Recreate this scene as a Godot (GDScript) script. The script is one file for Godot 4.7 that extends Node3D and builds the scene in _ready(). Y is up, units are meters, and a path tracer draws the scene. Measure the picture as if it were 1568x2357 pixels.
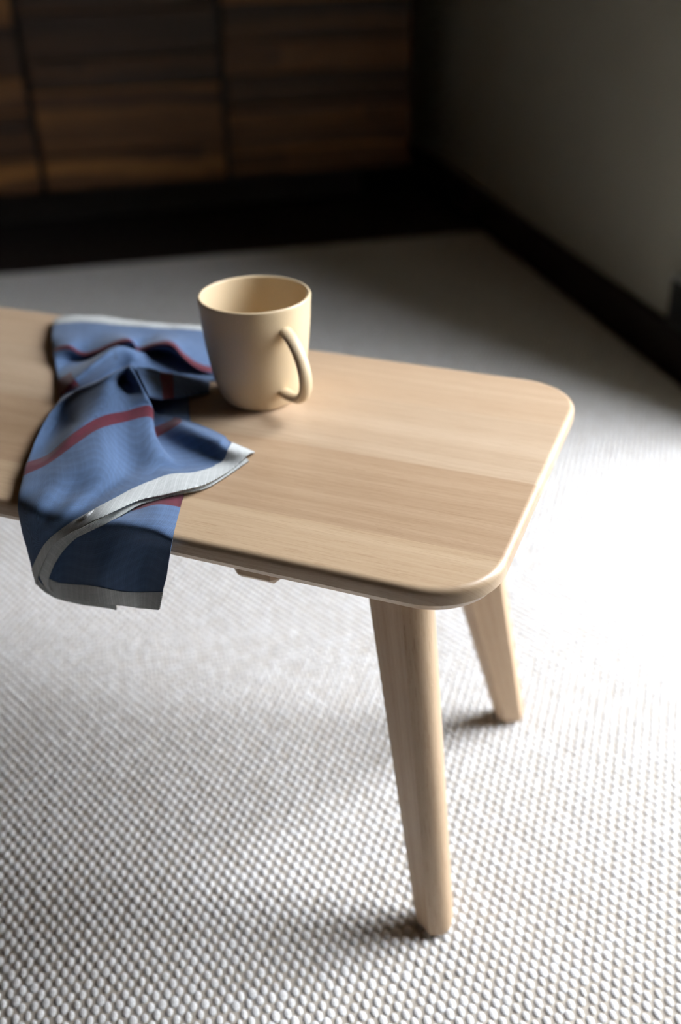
extends Node3D

const TABLE_TURN := 35.2          # degrees from the room's axes
const TOP_Y := 0.4
var ex := Vector3(cos(deg_to_rad(TABLE_TURN)), 0, sin(deg_to_rad(TABLE_TURN)))   # along the bench, to its right end
var en := Vector3(-sin(deg_to_rad(TABLE_TURN)), 0, cos(deg_to_rad(TABLE_TURN)))  # across the bench, towards the near edge
var rng := RandomNumberGenerator.new()


# ---------------------------------------------------------------- helpers
func put(called: String, m: Mesh, mat: Material, parent: Node = self) -> MeshInstance3D:
	var o := MeshInstance3D.new()
	o.name = called
	o.mesh = m
	o.material_override = mat
	o.cast_shadow = GeometryInstance3D.SHADOW_CASTING_SETTING_ON
	parent.add_child(o, true)
	return o


func thing(called: String, label: String, category: String, at := Vector3.ZERO, group := "") -> Node3D:
	var o := Node3D.new()
	o.name = called
	o.position = at
	add_child(o, true)
	tag(o, label, category, group)
	return o


func tag(o: Node, label: String, category: String, group := "") -> void:
	o.set_meta("label", label)
	o.set_meta("category", category)
	if group:
		o.set_meta("group", group)


func structure(o: Node, label: String, category: String) -> void:
	tag(o, label, category)
	o.set_meta("kind", "structure")


func mat(c: Color, rough := 0.8) -> StandardMaterial3D:
	var m := StandardMaterial3D.new()
	m.albedo_color = c
	m.roughness = rough
	return m


func st_new() -> SurfaceTool:
	var st := SurfaceTool.new()
	st.begin(Mesh.PRIMITIVE_TRIANGLES)
	return st


# a grid of points as a smooth sheet; uv given per point; front faces on the side of du x dv
func sheet(st: SurfaceTool, p: Array, uv: Array, flip := false) -> void:
	var rows := p.size()
	var cols: int = p[0].size()
	for i in rows - 1:
		for j in cols - 1:
			var q := [[i, j], [i + 1, j], [i + 1, j + 1], [i, j], [i + 1, j + 1], [i, j + 1]]
			if flip:
				q.reverse()
			for k in q:
				st.set_uv(uv[k[0]][k[1]])
				st.add_vertex(p[k[0]][k[1]])


# a box with chamfered edges
func box(st: SurfaceTool, lo: Vector3, hi: Vector3, c := 0.002) -> void:
	var mid := (lo + hi) / 2.0
	var half := (hi - lo) / 2.0
	c = minf(c, minf(half.x, minf(half.y, half.z)) * 0.9)
	var P := func(s: Vector3, axis: int) -> Vector3:
		var v := Vector3(s.x * (half.x - c), s.y * (half.y - c), s.z * (half.z - c))
		v[axis] = s[axis] * half[axis]
		return mid + v
	var face := func(pts: Array) -> void:
		var n: Vector3 = (pts[1] - pts[0]).cross(pts[2] - pts[0])
		var ctr := Vector3.ZERO
		for v in pts:
			ctr += v
		ctr /= pts.size()
		if n.dot(ctr - mid) > 0.0:
			pts.reverse()
		for k in range(1, pts.size() - 1):
			for v in [pts[0], pts[k], pts[k + 1]]:
				st.set_uv(Vector2(v.x + v.z, v.y))
				st.add_vertex(v)
	for axis in 3:
		var a := (axis + 1) % 3
		var b := (axis + 2) % 3
		for s in [-1.0, 1.0]:
			var pts := []
			for k in [[-1, -1], [1, -1], [1, 1], [-1, 1]]:
				var v := Vector3.ZERO
				v[axis] = s
				v[a] = k[0]
				v[b] = k[1]
				pts.append(P.call(v, axis))
			face.call(pts)
			for s2 in [-1.0, 1.0]:      # edge between the faces across axis and across a
				var e := []
				for k in [[axis, -1.0], [axis, 1.0], [a, 1.0], [a, -1.0]]:
					var v := Vector3.ZERO
					v[axis] = s
					v[a] = s2
					v[b] = k[1]
					e.append(P.call(v, k[0]))
				face.call(e)
	for k in 8:
		var v := Vector3(1 if k & 1 else -1, 1 if k & 2 else -1, 1 if k & 4 else -1)
		face.call([P.call(v, 0), P.call(v, 1), P.call(v, 2)])


func box_mesh(lo: Vector3, hi: Vector3, c := 0.002) -> ArrayMesh:
	var st := st_new()
	st.set_smooth_group(-1)
	box(st, lo, hi, c)
	st.generate_normals()
	return st.commit()


# the surface turned round the y axis from (radius, height) pairs
func lathe(st: SurfaceTool, profile: Array, seg := 96) -> void:
	var p := []
	var uv := []
	for r in profile.size():
		var row := []
		var uvr := []
		for k in seg + 1:
			var a := TAU * k / seg
			row.append(Vector3(cos(a) * profile[r].x, profile[r].y, sin(a) * profile[r].x))
			uvr.append(Vector2(float(k) / seg * 0.3, profile[r].y))
		p.append(row)
		uv.append(uvr)
	sheet(st, p, uv, true)


func smooth_line(pts: Array, n: int) -> Array:
	var out := []
	for i in pts.size() - 1:
		var a = pts[maxi(i - 1, 0)]
		var d = pts[mini(i + 2, pts.size() - 1)]
		for k in n:
			out.append(pts[i].cubic_interpolate(pts[i + 1], a, d, float(k) / n))
	out.append(pts[-1])
	return out


# ---------------------------------------------------------------- materials computed here
# wood with its grain along u: slow tone bands, fine streaks and short dark pores
func wood_image(w: int, h: int, seed_: int, base: Color, dark: Color, streak: float, pores: int, pore_len: float, cathedral := 0.35) -> Image:
	var n := FastNoiseLite.new()
	n.seed = seed_
	n.noise_type = FastNoiseLite.TYPE_SIMPLEX_SMOOTH
	n.frequency = 0.01
	var r := RandomNumberGenerator.new()
	r.seed = seed_
	# coarse grain made small along u and stretched
	var cw := w / 16
	var data := PackedByteArray()
	data.resize(cw * h)
	for y in h:
		for x in cw:
			var bend := n.get_noise_2d(x * 1.1, y * 0.35) * 26.0
			var slow := n.get_noise_2d(x * 0.35 + 900.0, (y + bend) * 1.3)
			var ring := n.get_noise_2d(x * 0.12 + 300.0, (y + bend) * 7.0)
			var fine := n.get_noise_2d(x * 2.2 - 700.0, (y + bend * 0.4) * 42.0)
			var v := 0.5 + slow * cathedral + ring * streak + fine * streak * 0.7
			data[y * cw + x] = int(clampf(v, 0.0, 1.0) * 255.0)
	var g := Image.create_from_data(cw, h, false, Image.FORMAT_L8, data)
	g.resize(w, h, Image.INTERPOLATE_CUBIC)
	g.convert(Image.FORMAT_L8)
	var d := g.get_data()
	for k in pores:
		var y := r.randi_range(0, h - 1)
		var x := r.randi_range(0, w - 1)
		var len_ := int(pore_len * r.randf_range(0.3, 1.4))
		var deep := r.randi_range(14, 60)
		for i in len_:
			var at := y * w + (x + i) % w
			d[at] = maxi(0, d[at] - deep)
	for k in pores / 700:                      # a few short dark flecks
		var y := r.randi_range(2, h - 4)
		var x := r.randi_range(0, w - 30)
		for i in r.randi_range(8, 24):
			for q in 2:
				var at := (y + q + int(sin(i * 0.5) * 0.8)) * w + x + i
				d[at] = maxi(0, d[at] - 110)
	var rgb := PackedByteArray()
	rgb.resize(w * h * 3)
	var table := []
	for i in 256:
		var c := dark.lerp(base, i / 255.0)
		table.append([int(c.r * 255), int(c.g * 255), int(c.b * 255)])
	for i in w * h:
		var t = table[d[i]]
		rgb[i * 3] = t[0]
		rgb[i * 3 + 1] = t[1]
		rgb[i * 3 + 2] = t[2]
	return Image.create_from_data(w, h, false, Image.FORMAT_RGB8, rgb)


func textured(im: Image, rough: float, scale := Vector3.ONE, offset := Vector3.ZERO) -> StandardMaterial3D:
	var m := StandardMaterial3D.new()
	m.albedo_texture = ImageTexture.create_from_image(im)
	m.roughness = rough
	m.uv1_scale = scale
	m.uv1_offset = offset
	return m


func noise_tex(freq: float, w: int, lo: Color, hi: Color, seed_ := 1, normal := false, strength := 4.0) -> NoiseTexture2D:
	var n := FastNoiseLite.new()
	n.seed = seed_
	n.frequency = freq
	n.fractal_octaves = 4
	var t := NoiseTexture2D.new()
	t.width = w
	t.height = w
	t.seamless = true
	t.noise = n
	if normal:
		t.as_normal_map = true
		t.bump_strength = strength
	else:
		var g := Gradient.new()
		g.set_color(0, lo)
		g.set_color(1, hi)
		t.color_ramp = g
	return t


# ---------------------------------------------------------------- the scene
func _ready() -> void:
	rng.seed = 11
	camera_and_light()
	room()
	rug()
	cabinet()
	bench()
	mug()
	towel()


func camera_and_light() -> void:
	var cam := Camera3D.new()
	cam.name = "camera"
	var lens := CameraAttributesPhysical.new()
	lens.frustum_focal_length = 23.34      # 54.4 degrees from top to bottom
	lens.frustum_focus_distance = 0.72
	lens.exposure_aperture = 1.8
	lens.frustum_near = 0.05
	lens.frustum_far = 100.0
	cam.attributes = lens
	cam.transform = Transform3D(Basis(Vector3(0.972144, -0.019851, 0.233542), Vector3(0.13988, 0.848647, -0.510129), Vector3(-0.188068, 0.528587, 0.827784)).orthonormalized(), Vector3(0, 0.8, 0))
	add_child(cam)
	cam.current = true

	var e := Environment.new()
	var sky := ProceduralSkyMaterial.new()
	sky.sky_top_color = Color(0.945, 0.965, 1.0)
	sky.sky_horizon_color = Color(0.40, 0.415, 0.425)
	sky.sky_curve = 0.8
	sky.sky_energy_multiplier = 1.0
	sky.ground_bottom_color = Color(0.3, 0.31, 0.29)
	sky.ground_horizon_color = Color(0.4, 0.41, 0.4)
	sky.ground_energy_multiplier = 1.0
	sky.sun_angle_max = 0.0
	e.background_mode = Environment.BG_SKY
	e.sky = Sky.new()
	e.sky.sky_material = sky
	e.background_energy_multiplier = 1.0
	e.tonemap_mode = Environment.TONE_MAPPER_LINEAR
	e.tonemap_exposure = 50.0
	e.sdfgi_enabled = true
	e.ssao_enabled = true
	e.ssil_enabled = true
	var w := WorldEnvironment.new()
	w.name = "daylight"
	w.environment = e
	add_child(w)


const WALL_X := 1.045
const WIN_Z0 := -1.22
const WIN_Z1 := -0.25
const WIN_TOP := 2.3
const SILL := 0.04
const OUT_X := 1.495        # the outer face of the thick right wall

func room() -> void:
	var plaster := mat(Color(0.64, 0.62, 0.55), 0.9)
	plaster.normal_enabled = true
	plaster.normal_texture = noise_tex(0.02, 512, Color.BLACK, Color.WHITE, 3, true, 2.0)
	plaster.normal_scale = 0.25
	plaster.uv1_triplanar = true
	plaster.uv1_scale = Vector3.ONE * 1.5
	var warm: StandardMaterial3D = plaster.duplicate()
	warm.albedo_color = Color(0.37, 0.26, 0.16)
	var dark_floor := textured(wood_image(1024, 256, 21, Color(0.14, 0.07, 0.04), Color(0.05, 0.022, 0.014), 0.3, 2500, 30.0), 0.8)
	dark_floor.uv1_triplanar = true
	dark_floor.uv1_scale = Vector3(0.8, 3.2, 3.2)
	var f := put("floor", box_mesh(Vector3(-3.0, -0.12, -3.6), Vector3(OUT_X + 0.01, -0.012, 2.2)), dark_floor)
	structure(f, "dark brown wooden floor showing beyond the pale rug and under the cabinet", "floor")
	var ceil := put("ceiling", box_mesh(Vector3(-3.0, 2.4, -3.6), Vector3(OUT_X + 0.01, 2.55, 2.2)), warm)
	structure(ceil, "plain brown ceiling of the room", "ceiling")
	var back := put("wall_back", box_mesh(Vector3(-3.0, -0.12, -3.6), Vector3(OUT_X + 0.01, 2.55, -3.42)), plaster)
	structure(back, "plain plaster wall behind the dark wooden cabinet", "wall")
	var left := put("wall_left", box_mesh(Vector3(-3.0, -0.12, -3.5), Vector3(-2.85, 2.55, 2.2)), warm)
	structure(left, "plain warm brown wall left of the bench", "wall")
	var front := put("wall_front", box_mesh(Vector3(-3.0, -0.12, 2.0), Vector3(OUT_X + 0.01, 2.55, 2.2)), warm)
	structure(front, "plain warm brown wall facing the sideboard", "wall")
	# the right wall round the window
	var st := st_new()
	st.set_smooth_group(-1)
	box(st, Vector3(WALL_X, -0.12, -3.6), Vector3(OUT_X, 2.55, WIN_Z0))
	box(st, Vector3(WALL_X, -0.12, WIN_Z1), Vector3(OUT_X, 2.55, 2.2))
	box(st, Vector3(WALL_X, WIN_TOP, WIN_Z0 - 0.001), Vector3(OUT_X, 2.55, WIN_Z1 + 0.001))
	box(st, Vector3(WALL_X, -0.12, WIN_Z0 - 0.001), Vector3(OUT_X, SILL, WIN_Z1 + 0.001))
	st.generate_normals()
	var right := put("wall_right", st.commit(), plaster)
	structure(right, "grey plaster wall on the right with a dark baseboard", "wall")
	var trim := textured(wood_image(512, 128, 5, Color(0.13, 0.06, 0.035), Color(0.05, 0.022, 0.014), 0.3, 600, 20.0), 0.75, Vector3(2, 6, 1))
	var base_r := put("baseboard_right", box_mesh(Vector3(1.028, -0.012, -3.42), Vector3(WALL_X + 0.001, 0.078, 2.0), 0.003), trim)
	structure(base_r, "dark brown wooden baseboard along the grey right wall", "baseboard")
	var base_b := put("baseboard_back", box_mesh(Vector3(-2.85, -0.012, -3.4205), Vector3(1.028, 0.078, -3.403), 0.003), trim)
	structure(base_b, "dark brown wooden baseboard along the wall behind the cabinet", "baseboard")
	# window_1
	var win := Node3D.new()
	win.name = "window_1"
	add_child(win)
	structure(win, "tall glazed door in the thick right wall letting daylight in", "window")
	var white := mat(Color(0.86, 0.86, 0.84), 0.5)
	var fr := st_new()
	fr.set_smooth_group(-1)
	var gx := OUT_X - 0.08
	for z in [WIN_Z0, WIN_Z1 - 0.05]:
		box(fr, Vector3(gx, SILL, z), Vector3(gx + 0.06, WIN_TOP, z + 0.05))
	box(fr, Vector3(gx, WIN_TOP - 0.05, WIN_Z0 + 0.05), Vector3(gx + 0.06, WIN_TOP, WIN_Z1 - 0.05))
	box(fr, Vector3(gx, SILL, WIN_Z0 + 0.05), Vector3(gx + 0.06, SILL + 0.05, WIN_Z1 - 0.05))
	fr.generate_normals()
	put("frame", fr.commit(), white, win)
	var glass := mat(Color(1, 1, 1, 0.03), 0.02)
	glass.transparency = BaseMaterial3D.TRANSPARENCY_ALPHA
	put("pane", box_mesh(Vector3(gx + 0.027, SILL + 0.05, WIN_Z0 + 0.05), Vector3(gx + 0.033, WIN_TOP - 0.05, WIN_Z1 - 0.05), 0.0005), glass, win)
	# the small dark box at the right edge of the picture
	var ob := thing("outlet_box", "small dark box low on the grey right wall above the baseboard", "outlet box", Vector3(WALL_X, 0.125, -1.585))
	put("body", box_mesh(Vector3(-0.022, -0.045, -0.05), Vector3(0.001, 0.045, 0.05), 0.004), mat(Color(0.08, 0.08, 0.075), 0.5), ob)
	put("cover", box_mesh(Vector3(-0.026, 0.045, -0.05), Vector3(0.001, 0.056, 0.05), 0.003), mat(Color(0.62, 0.62, 0.58), 0.5), ob)


func rug() -> void:
	var r := thing("woven_rug", "large pale rug of knobbly basket weave under the bench", "rug")
	var x0 := -1.3
	var x1 := 1.005
	var z0 := -2.575
	var z1 := 0.3
	# the warps seen between the knobs: fine threads running along z
	var base := mat(Color(0.76, 0.72, 0.665), 0.95)
	var threads := Image.create(64, 64, false, Image.FORMAT_RGB8)
	for x in 64:
		var v := 0.72 + 0.28 * absf(sin(PI * x / 8.0)) * rng.randf_range(0.75, 1.0)
		for y in 64:
			var q := clampf(v + rng.randf_range(-0.05, 0.05), 0.0, 1.0)
			threads.set_pixel(x, y, Color(q, q, q))
	base.albedo_texture = ImageTexture.create_from_image(threads)
	base.uv1_triplanar = true
	base.uv1_scale = Vector3(100, 100, 25)
	put("backing", box_mesh(Vector3(x0, -0.012, z0), Vector3(x1, 0.0005, z1), 0.002), base, r)
	# one knob of the weave: a loop of weft over two warps, longer along z
	var st := st_new()
	var rows := 5
	var seg := 10
	var p := []
	var uv := []
	for i in rows:
		var a := PI / 2.0 * i / (rows - 1)
		var row := []
		var uvr := []
		for k in seg + 1:
			var b := TAU * k / seg
			row.append(Vector3(cos(b) * cos(a) * 0.0035, sin(a) * 0.0022, sin(b) * cos(a) * 0.0050))
			uvr.append(Vector2(float(k) / seg, float(i) / rows))
		p.append(row)
		uv.append(uvr)
	sheet(st, p, uv, false)
	st.generate_normals()
	var yarn := mat(Color(0.83, 0.825, 0.82), 0.95)
	yarn.vertex_color_use_as_albedo = true
	yarn.normal_enabled = true
	yarn.normal_texture = noise_tex(0.08, 128, Color.BLACK, Color.WHITE, 12, true, 5.0)
	yarn.normal_scale = 0.5
	yarn.uv1_scale = Vector3(1.0, 0.4, 1)
	var mm := MultiMesh.new()
	mm.transform_format = MultiMesh.TRANSFORM_3D
	mm.use_colors = true
	var knob := st.commit()
	knob.surface_set_material(0, yarn)
	mm.mesh = knob
	var ax := 0.00507
	var az := 0.00852
	var nx := int((x1 - x0 - 0.008) / ax)
	var nz := int((z1 - z0 - 0.012) / az)
	mm.instance_count = ((nx + 1) * (nz + 1)) / 2
	var at := 0
	for i in nx:
		for j in nz:
			if (i + j) % 2 or at >= mm.instance_count:
				continue
			var pos := Vector3(x0 + 0.006 + i * ax + rng.randf_range(-0.0004, 0.0004), 0.0004, z0 + 0.008 + j * az + rng.randf_range(-0.0006, 0.0006))
			var s := rng.randf_range(0.88, 1.12)
			var bs := Basis(Vector3.UP, rng.randf_range(-0.12, 0.12)).scaled(Vector3(rng.randf_range(0.9, 1.1) * s, rng.randf_range(0.85, 1.15), s * rng.randf_range(0.92, 1.08)))
			mm.set_instance_transform(at, Transform3D(bs, pos))
			var v := rng.randf_range(0.88, 1.0)
			mm.set_instance_color(at, Color(v, v, v * 1.0))
			at += 1
	mm.visible_instance_count = -1
	mm.instance_count = mm.instance_count
	for k in range(at, mm.instance_count):
		mm.set_instance_transform(k, Transform3D(Basis().scaled(Vector3.ONE * 0.01), Vector3(x0 + 0.01, 0, z0 + 0.01)))
	var weave := MultiMeshInstance3D.new()
	weave.name = "weave_knobs"
	weave.multimesh = mm
	weave.material_override = yarn
	weave.set_meta("kind", "stuff")
	r.add_child(weave)


func cabinet() -> void:
	var c := thing("sideboard", "long dark brown wooden sideboard with plank doors at the back of the room", "sideboard", Vector3(0, 0, -2.94))
	var woods := []
	for k in 3:
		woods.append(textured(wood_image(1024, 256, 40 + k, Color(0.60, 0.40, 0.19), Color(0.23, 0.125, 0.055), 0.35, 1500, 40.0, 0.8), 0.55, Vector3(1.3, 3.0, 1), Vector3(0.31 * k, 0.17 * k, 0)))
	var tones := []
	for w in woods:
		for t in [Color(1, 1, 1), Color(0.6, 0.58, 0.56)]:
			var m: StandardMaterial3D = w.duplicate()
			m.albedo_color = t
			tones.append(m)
	var dark := mat(Color(0.09, 0.055, 0.035), 0.6)
	var top := 0.74
	put("carcass", box_mesh(Vector3(-1.21, 0.1, -0.44), Vector3(0.905, top - 0.025, -0.022), 0.003), dark, c)
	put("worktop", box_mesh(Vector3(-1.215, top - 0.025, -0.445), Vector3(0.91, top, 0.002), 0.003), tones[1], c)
	put("plinth", box_mesh(Vector3(-1.12, -0.012, -0.40), Vector3(0.80, 0.1, -0.16), 0.002), dark, c)
	var seams := [-1.21, -0.675, -0.154, 0.365, 0.903]
	var cuts := [[0.115, 0.17, 0.26, 0.35, 0.45, 0.55, 0.64, 0.71], [0.105, 0.2, 0.31, 0.4, 0.52, 0.62, 0.71], [0.105, 0.2, 0.365, 0.44, 0.55, 0.63, 0.71], [0.105, 0.165, 0.245, 0.3, 0.375, 0.46, 0.55, 0.64, 0.71]]
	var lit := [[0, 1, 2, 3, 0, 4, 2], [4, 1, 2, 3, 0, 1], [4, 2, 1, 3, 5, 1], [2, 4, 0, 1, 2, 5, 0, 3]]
	for d in 4:
		var door := Node3D.new()
		door.name = "door"
		c.add_child(door, true)
		for k in cuts[d].size() - 1:
			var lift: float = 0.001 * ((k * 7 + d * 3) % 3)
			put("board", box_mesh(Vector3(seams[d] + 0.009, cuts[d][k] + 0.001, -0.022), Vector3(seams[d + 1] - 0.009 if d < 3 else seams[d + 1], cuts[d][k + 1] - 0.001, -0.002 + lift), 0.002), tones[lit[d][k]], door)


# ---------------------------------------------------------------- the bench
# (l, n) in metres along and across the bench, y up
func bp(l: float, n: float, y: float) -> Vector3:
	return Vector3(l, y, n)


# one closed ring of the outline, inset by d; same number of points for every d
func outline(l0: float, l1: float, n0: float, n1: float, r: float, d: float) -> Array:
	var out := []
	var rr := r - d
	for c in [[l1 - r, n1 - r, 0.0], [l0 + r, n1 - r, PI / 2], [l0 + r, n0 + r, PI], [l1 - r, n0 + r, 3 * PI / 2]]:
		for k in 13:
			var a: float = c[2] + PI / 2 * k / 12.0
			out.append(Vector2(c[0] + cos(a) * rr, c[1] + sin(a) * rr))
	return out


# keeps of each triangle (position, normal) what lies between two values of z
func clip(tris: Array, lo: float, hi: float) -> Array:
	for side in 2:
		var out := []
		for t in tris:
			var poly := []
			for k in 3:
				var a = t[k]
				var b = t[(k + 1) % 3]
				var da: float = a[0].z - lo if side == 0 else hi - a[0].z
				var db: float = b[0].z - lo if side == 0 else hi - b[0].z
				if da >= 0:
					poly.append(a)
				if da * db < 0:
					var f: float = da / (da - db)
					poly.append([a[0].lerp(b[0], f), a[1].lerp(b[1], f)])
			for k in range(1, poly.size() - 1):
				out.append([poly[0], poly[k], poly[k + 1]])
		tris = out
	return tris


func bench() -> void:
	var b := thing("bench", "low pale oak bench with rounded corners and splayed legs, mug and towel on it", "bench")
	b.transform = Transform3D(Basis(ex, Vector3.UP, en), Vector3.ZERO)
	var oak := []
	for k in 3:
		oak.append(wood_image(2048, 512, 70 + k, Color(0.83, 0.745, 0.645), Color(0.64, 0.53, 0.42), 0.13, 9000, 34.0, 0.22))
	var l0 := -1.05
	var l1 := -0.111
	var n0 := -0.881
	var n1 := -0.519
	var r := 0.055
	# edge: a small round-over at the top, an upright face, a wide bevel below
	var prof := [Vector2(0.30, 0), Vector2(0.0052, 0), Vector2(0.0034, -0.0004), Vector2(0.0018, -0.0014), Vector2(0.0006, -0.0030), Vector2(0.0, -0.0052), Vector2(0.0, -0.0128), Vector2(0.0, -0.0128), Vector2(0.0050, -0.0188), Vector2(0.0060, -0.0205), Vector2(0.30, -0.0205)]
	var norms := [Vector2(0, 1), Vector2(0.1, 1), Vector2(0.38, 0.92), Vector2(0.7, 0.7), Vector2(0.92, 0.38), Vector2(1, 0.05), Vector2(1, -0.05), Vector2(0.77, -0.64), Vector2(0.74, -0.67), Vector2(0.3, -0.95), Vector2(0, -1)]
	var rings := []
	for q in prof:
		var ring := []
		if q.x > 0.2:
			for v in outline(l0, l1, n0, n1, r, 0.0061):
				ring.append(Vector3(clampf(v.x, l0 + 0.15, l1 - 0.15), TOP_Y + q.y, (n0 + n1) / 2.0))
		else:
			for v in outline(l0, l1, n0, n1, r, q.x):
				ring.append(Vector3(v.x, TOP_Y + q.y, v.y))
		rings.append(ring)
	var tris := []
	var m: int = rings[0].size()
	for i in rings.size() - 1:
		for k in m:
			var k2 := (k + 1) % m
			var vs := []
			for q in [[i, k], [i, k2], [i + 1, k2], [i + 1, k]]:
				var pos: Vector3 = rings[q[0]][q[1]]
				var o: int = q[1]
				var ang: float = [0.0, PI / 2, PI, 3 * PI / 2][o / 13] + PI / 2 * (o % 13) / 12.0
				var nn: Vector2 = norms[q[0]]
				if i == 0:
					nn = Vector2(0, 1)
				if i == rings.size() - 2:
					nn = Vector2(0, -1)
				vs.append([pos, Vector3(cos(ang) * nn.x, nn.y, sin(ang) * nn.x).normalized()])
			tris.append([vs[0], vs[1], vs[2]])
			tris.append([vs[0], vs[2], vs[3]])
	var cuts := [n0 - 0.01, -0.79, -0.684, -0.575, n1 + 0.01]
	var tints := [Color(1, 0.99, 0.98), Color(1.0, 1.0, 1.0), Color(0.93, 0.90, 0.87), Color(1.0, 0.99, 0.965)]
	for s in 4:
		var st := st_new()
		for t in clip(tris, cuts[s], cuts[s + 1]):
			if (t[1][0] - t[0][0]).cross(t[2][0] - t[0][0]).length() < 1e-9:
				continue
			for v in [t[0], t[2], t[1]] if (t[1][0] - t[0][0]).cross(t[2][0] - t[0][0]).dot(t[0][1] + t[1][1] + t[2][1]) > 0 else t:
				st.set_normal(v[1])
				var side: float = (1.0 - absf(v[1].y)) * 0.01
				st.set_uv(Vector2(v[0].x + 1.07, v[0].z - cuts[s] + (TOP_Y - v[0].y) * 0.8 + 0.006))
				st.add_vertex(v[0])
		var mt := textured(oak[s % 3], 0.36, Vector3(1.0, 6.0, 1), Vector3(0, 0.25 if s == 3 else 0.0, 0))
		mt.albedo_color = tints[s]
		put("stave", st.commit(), mt, b)
	# legs: boards with rounded narrow edges that taper and splay out towards the corners
	var leg_oak := textured(oak[1], 0.45, Vector3(1.35, 5.2, 1), Vector3(0.1, 0.6, 0))
	leg_oak.albedo_color = Color(1.0, 0.98, 0.95)
	var cn := (n0 + n1) / 2.0
	var cl := (l0 + l1) / 2.0
	for ml in [1, -1]:
		for mn in [1, -1]:
			var st := st_new()
			var along := [0.0, 0.12, 0.25, 0.37, 0.5, 0.62, 0.75, 0.87, 0.95, 0.975, 0.99, 0.998, 1.0]
			var shrink := [0, 0, 0, 0, 0, 0, 0, 0, 0, 0.0002, 0.0008, 0.0018, 0.0035]
			var point := func(i: int, a: float, b: float) -> Vector3:
				var k: float = along[i]
				var w: float = lerpf(0.0683, 0.0339, k) - shrink[i] * 2
				var t: float = lerpf(0.0345, 0.0297, k) - shrink[i] * 2
				var u: float = a * (w / 2 - t * 0.28) + signf(a) * (t * 0.28 * (1.0 - b * b) if absf(a) == 1.0 else 0.0)
				var v := b * t / 2
				var phi := deg_to_rad(31.8)
				var l: float = lerpf(-0.2133, -0.1457, k) + u * cos(phi) - v * sin(phi)
				var n: float = lerpf(-0.6252, -0.5566, k) + u * sin(phi) + v * cos(phi)
				return Vector3(2 * cl - l if ml < 0 else l, lerpf(0.381, 0.0042, k), 2 * cn - n if mn < 0 else n)
			# two broad flat faces and two bowed narrow edges, met at crisp arrises
			for side in 4:
				st.set_smooth_group(side)
				var p := []
				var uv := []
				for i in along.size():
					var row := []
					var uvr := []
					for q in 11:
						var e: float = q / 5.0 - 1.0
						var v: Vector3
						if side == 0:
							v = point.call(i, 1.0, e)
						elif side == 1:
							v = point.call(i, -e * 0.99999, 1.0) if absf(e) < 1.0 else point.call(i, -e, 1.0)
						elif side == 2:
							v = point.call(i, -1.0, -e)
						else:
							v = point.call(i, e * 0.99999, -1.0) if absf(e) < 1.0 else point.call(i, e, -1.0)
						row.append(v)
						uvr.append(Vector2(v.y, e * (0.014 if side % 2 == 0 else 0.028) + 0.06 * side + 0.11 * (ml + 2 * mn)))
					p.append(row)
					uv.append(uvr)
				sheet(st, p, uv, ml * mn > 0)
			st.set_smooth_group(4)
			var sole := []
			for q in 11:
				sole.append(point.call(12, 1.0, q / 5.0 - 1.0))
			for q in 11:
				sole.append(point.call(12, -1.0, 1.0 - q / 5.0))
			for q in range(1, sole.size() - 1):
				for v in ([sole[0], sole[q], sole[q + 1]] if ml * mn > 0 else [sole[0], sole[q + 1], sole[q]]):
					st.set_uv(Vector2(v.x, v.z))
					st.add_vertex(v)
			st.generate_normals()
			put("leg", st.commit(), leg_oak, b)
	# cross battens under the top, of which one end shows below the near edge
	for lb in [-0.304, 2 * cl + 0.304]:
		var bt := box_mesh(Vector3(lb - 0.021, TOP_Y - 0.058, n0 + 0.038), Vector3(lb + 0.021, TOP_Y - 0.0205, n1 - 0.038), 0.007)
		put("batten", bt, leg_oak, b)


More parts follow.
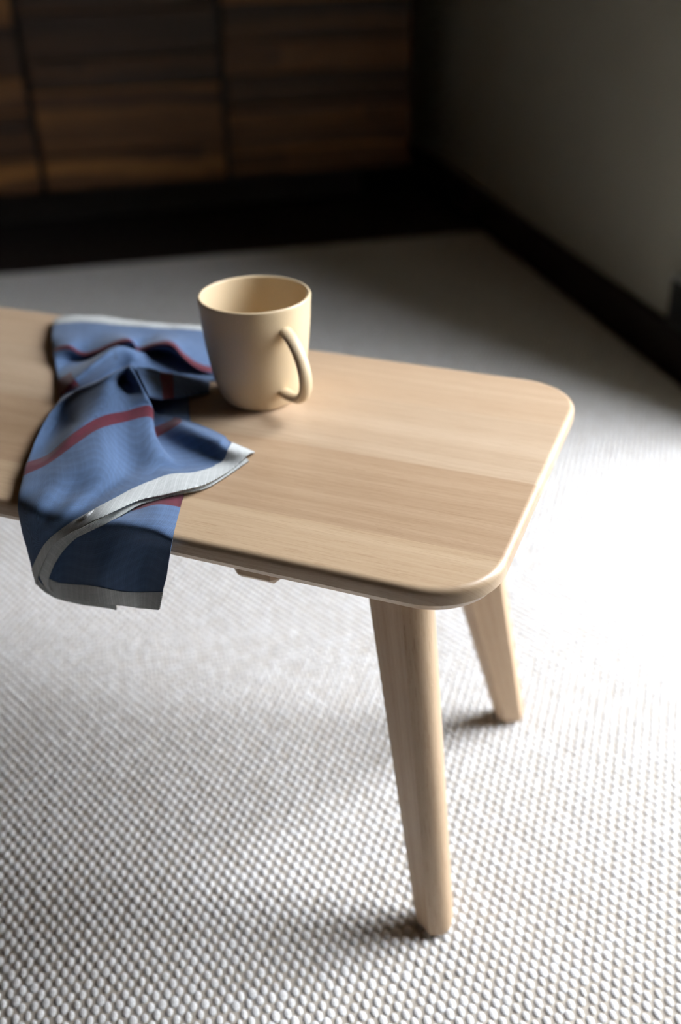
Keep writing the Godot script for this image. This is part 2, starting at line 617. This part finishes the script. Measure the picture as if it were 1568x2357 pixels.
# ---------------------------------------------------------------- the mug
func mug() -> void:
	var g := thing("mug", "cream speckled stoneware mug with a looped handle standing on the bench", "mug", Vector3(0.118, TOP_Y, -0.843))
	var clay := mat(Color(0.88, 0.80, 0.67), 0.42)
	clay.albedo_texture = noise_tex(0.25, 512, Color(0.88, 0.85, 0.80), Color(1, 1, 1), 31)
	clay.uv1_scale = Vector3(5, 15, 1)
	var st := st_new()
	var prof := smooth_line([Vector2(0.0, 0.002), Vector2(0.020, 0.0015), Vector2(0.027, 0.0), Vector2(0.031, 0.0012), Vector2(0.0350, 0.006), Vector2(0.0395, 0.016), Vector2(0.0432, 0.032), Vector2(0.0462, 0.052), Vector2(0.0485, 0.074), Vector2(0.0497, 0.092), Vector2(0.0501, 0.0985), Vector2(0.0497, 0.1004), Vector2(0.0484, 0.1010), Vector2(0.0471, 0.1002), Vector2(0.0466, 0.098), Vector2(0.0455, 0.08), Vector2(0.0430, 0.052), Vector2(0.0400, 0.030), Vector2(0.034, 0.014), Vector2(0.024, 0.0075), Vector2(0.0, 0.006)], 5)
	lathe(st, prof)
	st.generate_normals()
	put("body", st.commit(), clay, g)
	# the handle: a flattened tube swept in the plane of the mug's axis
	var to_cam := Vector3(-0.118, 0, 0.843).normalized()
	var side := to_cam.cross(Vector3.UP).normalized() * -1.0
	var out := to_cam.rotated(Vector3.UP, deg_to_rad(30.0))
	var across := out.cross(Vector3.UP)
	var path := smooth_line([Vector2(0.043, 0.0810), Vector2(0.050, 0.0800), Vector2(0.060, 0.0750), Vector2(0.071, 0.0640), Vector2(0.0775, 0.048), Vector2(0.0760, 0.0335), Vector2(0.068, 0.0245), Vector2(0.056, 0.0210), Vector2(0.046, 0.0205), Vector2(0.039, 0.0205)], 6)
	var p := []
	var uv := []
	for i in path.size():
		var a: Vector2 = path[maxi(i - 1, 0)]
		var b: Vector2 = path[mini(i + 1, path.size() - 1)]
		var t := (b - a).normalized()
		var nrm := Vector2(-t.y, t.x)
		var row := []
		var uvr := []
		for k in 17:
			var an := TAU * k / 16.0
			var q: Vector2 = path[i] + nrm * cos(an) * 0.0042
			row.append(out * q.x + Vector3.UP * q.y + across * sin(an) * 0.0062)
			uvr.append(Vector2(k / 16.0 * 0.05, i * 0.004))
		p.append(row)
		uv.append(uvr)
	var hs := st_new()
	sheet(hs, p, uv, true)
	hs.generate_normals()
	put("handle", hs.commit(), clay, g)

# ---------------------------------------------------------------- the towel
# sheets of the folded towel: points across, then (along the bench, height over its top, across the bench) in millimetres, row after row
func towel_sheets() -> Dictionary:
	return {
		"main": [11, [-685,2,-859,-685,7,-852,-661,10,-860,-631,10,-866,-598,10,-866,-575,9,-869,-553,9,-872,-539,9,-874,-525,8,-879,-511,7,-881,-489,3,-883, -673,1,-842,-672,9,-830,-646,13,-837,-616,13,-842,-587,12,-847,-564,12,-851,-545,11,-858,-530,11,-860,-517,10,-865,-501,8,-868,-478,3,-865, -647,1,-805,-652,10,-799,-626,14,-802,-600,14,-807,-576,16,-818,-553,12,-824,-537,14,-832,-522,13,-836,-506,11,-840,-485,8,-837,-461,3,-834, -630,1,-781,-632,9,-774,-612,16,-773,-593,10,-775,-554,25,-789,-546,13,-797,-526,20,-801,-509,22,-802,-490,15,-794,-471,9,-789,-455,3,-798, -623,1,-771,-626,9,-765,-607,14,-768,-589,7,-772,-548,24,-783,-541,11,-793,-522,18,-795,-503,20,-794,-481,13,-782,-465,7,-779,-449,3,-787, -595,1,-735,-606,4,-741,-606,2,-755,-595,1,-772,-576,7,-795,-544,6,-801,-535,3,-817,-515,2,-814,-491,2,-799,-469,2,-786,-446,2,-781, -564,1,-694,-567,6,-691,-550,20,-689,-544,27,-710,-542,30,-752,-534,22,-769,-521,6,-777,-497,3,-781,-474,3,-776,-458,2,-773,-443,2,-776, -558,1,-686,-562,5,-686,-553,6,-701,-547,6,-726,-538,8,-749,-526,12,-754,-515,5,-750,-505,3,-746,-500,2,-745,-496,2,-743,-493,2,-742, -547,1,-670,-556,7,-677,-528,25,-669,-507,36,-671,-493,43,-679,-484,47,-684,-482,46,-690,-493,26,-715,-499,10,-726,-497,3,-728,-493,1,-729, -535,1,-638,-543,10,-641,-541,11,-663,-509,29,-657,-489,40,-662,-488,31,-687,-461,40,-669,-469,18,-686,-470,6,-691,-468,3,-694,-467,1,-698, -525,1,-610,-528,10,-606,-532,2,-636,-491,25,-618,-477,33,-639,-465,31,-655,-448,34,-658,-453,14,-667,-455,5,-672,-451,5,-680,-456,1,-698, -507,2,-567,-507,10,-562,-496,13,-575,-482,25,-594,-474,29,-620,-461,28,-640,-445,28,-656,-445,9,-655,-448,4,-663,-439,6,-676,-446,1,-693, -497,2,-551,-497,9,-544,-485,14,-558,-474,21,-581,-466,26,-607,-455,24,-629,-438,24,-644,-436,7,-642,-436,3,-653,-421,12,-662,-438,1,-691, -482,2,-524,-482,9,-519,-468,14,-531,-454,19,-550,-443,23,-575,-439,17,-604,-422,19,-619,-412,7,-621,-413,2,-643,-397,14,-651,-413,1,-684, -477,-7,-514,-478,-1,-510,-455,11,-507,-443,12,-529,-427,17,-554,-420,11,-582,-407,13,-601,-392,5,-611,-388,2,-636,-374,14,-643,-387,1,-674, -478,-33,-514,-473,-26,-505,-454,-5,-503,-432,11,-507,-421,11,-536,-409,12,-566,-399,9,-593,-383,5,-605,-374,2,-630,-368,13,-639,-380,1,-669, -476,-58,-514,-469,-46,-502,-452,-19,-501,-433,-1,-504,-410,13,-518,-399,13,-551,-387,11,-582,-371,7,-599,-364,2,-628,-361,12,-637,-373,1,-664, -476,-72,-514,-468,-58,-502,-448,-23,-501,-426,-3,-501,-398,14,-507,-387,12,-540,-368,10,-564,-354,7,-590,-350,3,-624,-344,8,-640,-347,1,-655]],
		"hanging": [6, [-484,2,-545,-471,2,-561,-449,2,-572,-424,2,-581,-402,2,-591,-382,1,-602, -467,2,-524,-449,2,-533,-425,2,-538,-400,3,-545,-382,5,-557,-369,1,-574, -464,2,-521,-442,2,-524,-417,2,-529,-393,4,-534,-376,6,-547,-362,1,-556, -459,0,-514,-435,2,-515,-406,4,-513,-381,9,-512,-360,9,-513,-344,6,-515, -462,-20,-512,-443,-21,-517,-405,-10,-507,-383,-7,-509,-369,-11,-517,-346,-6,-511, -465,-43,-511,-449,-47,-516,-404,-29,-500,-387,-29,-507,-375,-35,-518,-350,-26,-509, -465,-59,-510,-455,-65,-515,-409,-45,-498,-392,-50,-505,-380,-56,-517,-356,-44,-508, -465,-72,-511,-458,-79,-515,-414,-61,-498,-396,-64,-505,-385,-73,-517,-361,-62,-508]],
		"inner": [12, [-467,-65,-508,-466,-51,-505,-459,-36,-504,-451,-24,-505,-440,-11,-506,-428,1,-508,-412,13,-510,-412,7,-542,-404,6,-565,-386,4,-587,-370,2,-617,-353,1,-647, -465,-69,-509,-463,-56,-506,-457,-41,-505,-450,-31,-506,-440,-18,-507,-426,-4,-507,-410,7,-508,-403,7,-531,-395,6,-554,-376,4,-579,-363,2,-605,-350,1,-644, -463,-72,-510,-462,-61,-508,-454,-46,-506,-448,-36,-507,-438,-23,-507,-425,-10,-506,-408,1,-507,-393,8,-519,-387,7,-543,-368,4,-572,-355,2,-593,-345,1,-640]],
		"back": [6, [-470,-47,-503,-469,-60,-509,-465,-69,-515,-441,-68,-517,-416,-65,-517,-407,-64,-517, -470,-53,-503,-470,-66,-509,-467,-77,-516,-442,-76,-517,-415,-73,-517,-408,-72,-517, -469,-59,-503,-470,-72,-509,-466,-83,-516,-442,-84,-517,-415,-81,-517,-408,-81,-517]],
		"roll": [6, [-526,6,-764,-511,5,-767,-504,4,-766,-491,3,-768,-471,2,-770,-452,2,-771, -478,45,-691,-475,35,-711,-471,31,-716,-468,22,-733,-459,12,-751,-448,4,-766, -467,43,-679,-467,33,-699,-464,29,-705,-460,21,-720,-454,11,-743,-445,4,-760, -457,38,-670,-458,29,-687,-456,25,-694,-455,17,-711,-450,9,-734,-442,3,-753, -456,28,-672,-455,21,-684,-454,18,-690,-452,12,-706,-447,6,-727,-439,2,-747, -490,2,-724,-481,2,-724,-477,2,-726,-468,2,-732,-458,1,-744,-444,1,-755]],
		"tongue": [4, [-493,1,-729,-480,1,-735,-469,1,-741,-461,1,-745, -486,2,-718,-474,2,-726,-463,2,-732,-456,1,-737, -473,2,-699,-458,4,-702,-449,3,-710,-445,1,-719, -452,2,-665,-439,2,-669,-428,2,-673,-421,1,-679]],
	}


# moves a point of the towel that would sink into the bench's top or its near edge out to the surface
func off_bench(v: Vector3) -> Vector3:
	var gap := 0.0016
	var over := v.z - -0.5242
	if over <= 0.0:
		v.y = maxf(v.y, gap)
	elif v.y > -0.0052:
		var d := Vector2(over, v.y + 0.0052)
		if d.length() < 0.0052 + gap:
			d = d.normalized() * (0.0052 + gap)
			v.z = -0.5242 + d.x
			v.y = d.y - 0.0052
	else:
		v.z = maxf(v.z, -0.519 + gap)
	return v


# a smooth surface through the points of a sheet: [points, normals, row of the sheet each fine row lies in]
func fine_sheet(data: Array, sub_r: int, sub_c: int, wrinkle: FastNoiseLite, depth: float, origin: Vector3) -> Dictionary:
	var cols: int = data[0]
	var flat: Array = data[1]
	var lines := []
	for i in flat.size() / 3 / cols:
		var row := []
		for j in cols:
			var k: int = (i * cols + j) * 3
			row.append(Vector3(flat[k], flat[k + 1], flat[k + 2]) * 0.001 - origin)
		lines.append(smooth_line(row, sub_c))
	var p := []
	for i in (lines.size() - 1) * sub_r + 1:
		p.append([])
	for j in lines[0].size():
		var column := []
		for l in lines:
			column.append(l[j])
		var fine := smooth_line(column, sub_r)
		for i in fine.size():
			p[i].append(fine[i])
	for pass_ in 2:
		var nrm := []
		for i in p.size():
			var row := []
			for j in p[0].size():
				var du: Vector3 = p[i][mini(j + 1, p[0].size() - 1)] - p[i][maxi(j - 1, 0)]
				var dv: Vector3 = p[mini(i + 1, p.size() - 1)][j] - p[maxi(i - 1, 0)][j]
				var n := dv.cross(du)
				row.append(n.normalized() if n.length() > 1e-12 else Vector3.UP)
			nrm.append(row)
		if pass_ == 1:
			return {"p": p, "n": nrm}
		for i in p.size():
			for j in p[0].size():
				var q: Vector3 = p[i][j]
				p[i][j] = off_bench(q + nrm[i][j] * wrinkle.get_noise_3dv((q + origin) * 1000.0) * depth + origin) - origin
	return {}


# the cells from fine row a to fine row b as cloth of that thickness
func cloth_strip(st: SurfaceTool, f: Dictionary, a: int, b: int, thick: float, paint: Callable) -> void:
	var p: Array = f.p
	var n: Array = f.n
	var us := []
	for i in p.size():
		var u := 0.0
		var row := [0.0]
		for j in range(1, p[0].size()):
			u += p[i][j].distance_to(p[i][j - 1])
			row.append(u)
		us.append(row)
	var vs := []
	for i in p.size():
		var row := []
		for j in p[0].size():
			row.append(0.0 if i == 0 else vs[i - 1][j] + p[i][j].distance_to(p[i - 1][j]))
		vs.append(row)
	var last: int = p[0].size() - 1
	var emit := func(i: int, j: int, side: float, c: Color) -> void:
		st.set_color(c)
		st.set_normal(n[i][j] * side)
		st.set_uv(Vector2(us[i][j], vs[i][j]))
		st.add_vertex(p[i][j] + n[i][j] * side * thick * 0.5)
	for i in range(a, b):
		for j in last:
			var c: Color = paint.call(i, j)
			for k in [[i, j], [i, j + 1], [i + 1, j + 1], [i, j], [i + 1, j + 1], [i + 1, j]]:
				emit.call(k[0], k[1], 1.0, c)
			for k in [[i, j], [i + 1, j + 1], [i, j + 1], [i, j], [i + 1, j], [i + 1, j + 1]]:
				emit.call(k[0], k[1], -1.0, c)
	var rim := func(i: int, j: int, i2: int, j2: int) -> void:
		var c: Color = paint.call(mini(i, b - 1), mini(j, last - 1))
		for k in [[i, j, 1.0], [i2, j2, 1.0], [i2, j2, -1.0], [i, j, 1.0], [i2, j2, -1.0], [i, j, -1.0]]:
			emit.call(k[0], k[1], k[2], c)
	for j in last:
		rim.call(a, j + 1, a, j)
		rim.call(b, j, b, j + 1)
	for i in range(a, b):
		rim.call(i, 0, i + 1, 0)
		rim.call(i + 1, last, i, last)


func twill(seed_: int, strength: float, pitch: int) -> Image:
	var r := RandomNumberGenerator.new()
	r.seed = seed_
	var s := 256
	var slub := []
	for k in s * 2:
		slub.append(r.randf())
	var d := PackedByteArray()
	d.resize(s * s * 3)
	for y in s:
		for x in s:
			var up := ((x / pitch + y / pitch) % 4) < 2          # warp over weft, stepping aside each row
			var round_ := sin(PI * float((x if up else y) % pitch + 0.5) / pitch)
			var v := 1.0 - strength * (1.0 - round_) - (strength * 0.9 if not up else 0.0)
			v += (slub[x / pitch] - 0.5) * strength * 0.5 + (slub[s + y / pitch] - 0.5) * strength * 0.5 + (r.randf() - 0.5) * strength * 0.5
			var b := int(clampf(v, 0.0, 1.0) * 255)
			for k in 3:
				d[(y * s + x) * 3 + k] = b
	return Image.create_from_data(s, s, false, Image.FORMAT_RGB8, d)


func towel() -> void:
	var origin := Vector3(-0.52, 0.0, -0.66)
	var t := thing("tea_towel", "crumpled blue tea towel with red stripes and white hems hanging over the bench edge", "tea towel")
	t.transform = Transform3D(Basis(ex, Vector3.UP, en), Vector3(0, TOP_Y, 0) + ex * origin.x + en * origin.z)
	var wrinkle := FastNoiseLite.new()
	wrinkle.seed = 4
	wrinkle.frequency = 0.03
	wrinkle.fractal_octaves = 2
	var blue := Color(0.375, 0.49, 0.66).srgb_to_linear()
	var red := Color(0.44, 0.09, 0.205).srgb_to_linear()
	var white := Color(0.90, 0.91, 0.90).srgb_to_linear()
	var weave := textured(twill(3, 0.30, 8), 0.9, Vector3(92, 92, 1))
	weave.vertex_color_use_as_albedo = true
	weave.rim_enabled = true
	weave.rim = 0.25
	weave.rim_tint = 0.6
	var bands := textured(twill(9, 0.28, 8), 0.9, Vector3(104, 104, 1))
	bands.vertex_color_use_as_albedo = true
	var sheets := towel_sheets()
	# which gaps between rows are dark red, and which are hem
	var plan := {"main": [[3, 11], [0, 16]], "hanging": [[1], [6]], "inner": [[], [0, 1]], "back": [[], [1]], "roll": [[], []], "tongue": [[0], []]}
	var called := {"main": "upper_layer", "hanging": "lower_layer", "inner": "inner_hem", "back": "back_layer", "roll": "rolled_fold", "tongue": "tucked_corner"}
	var sub := 8
	for key in plan:
		var f := fine_sheet(sheets[key], sub, sub, wrinkle, 0.0007, origin)
		var rows: int = f.p.size() - 1
		var reds: Array = plan[key][0]
		var hems: Array = plan[key][1]
		var paint := func(i: int, j: int) -> Color:
			if key == "roll":
				return red if j >= 2 * sub and j < 3 * sub else blue
			if key == "main" and i >= 6 * sub - 4 and i < 6 * sub + 4 and j < int(2.3 * sub):
				return red
			return red if i / sub in reds else blue
		var plain := func(_i: int, _j: int) -> Color: return white
		var st := st_new()
		var any := false
		var hem := st_new()
		for g in rows / sub:
			if g in hems:
				cloth_strip(hem, f, g * sub, g * sub + sub, 0.0018, plain)
			else:
				cloth_strip(st, f, g * sub, g * sub + sub, 0.0009, paint)
				any = true
		var holder: Node = t
		if any:
			holder = put(called[key], st.commit(), weave, t)
		if hems:
			put("hem" if any else called[key], hem.commit(), bands, holder)
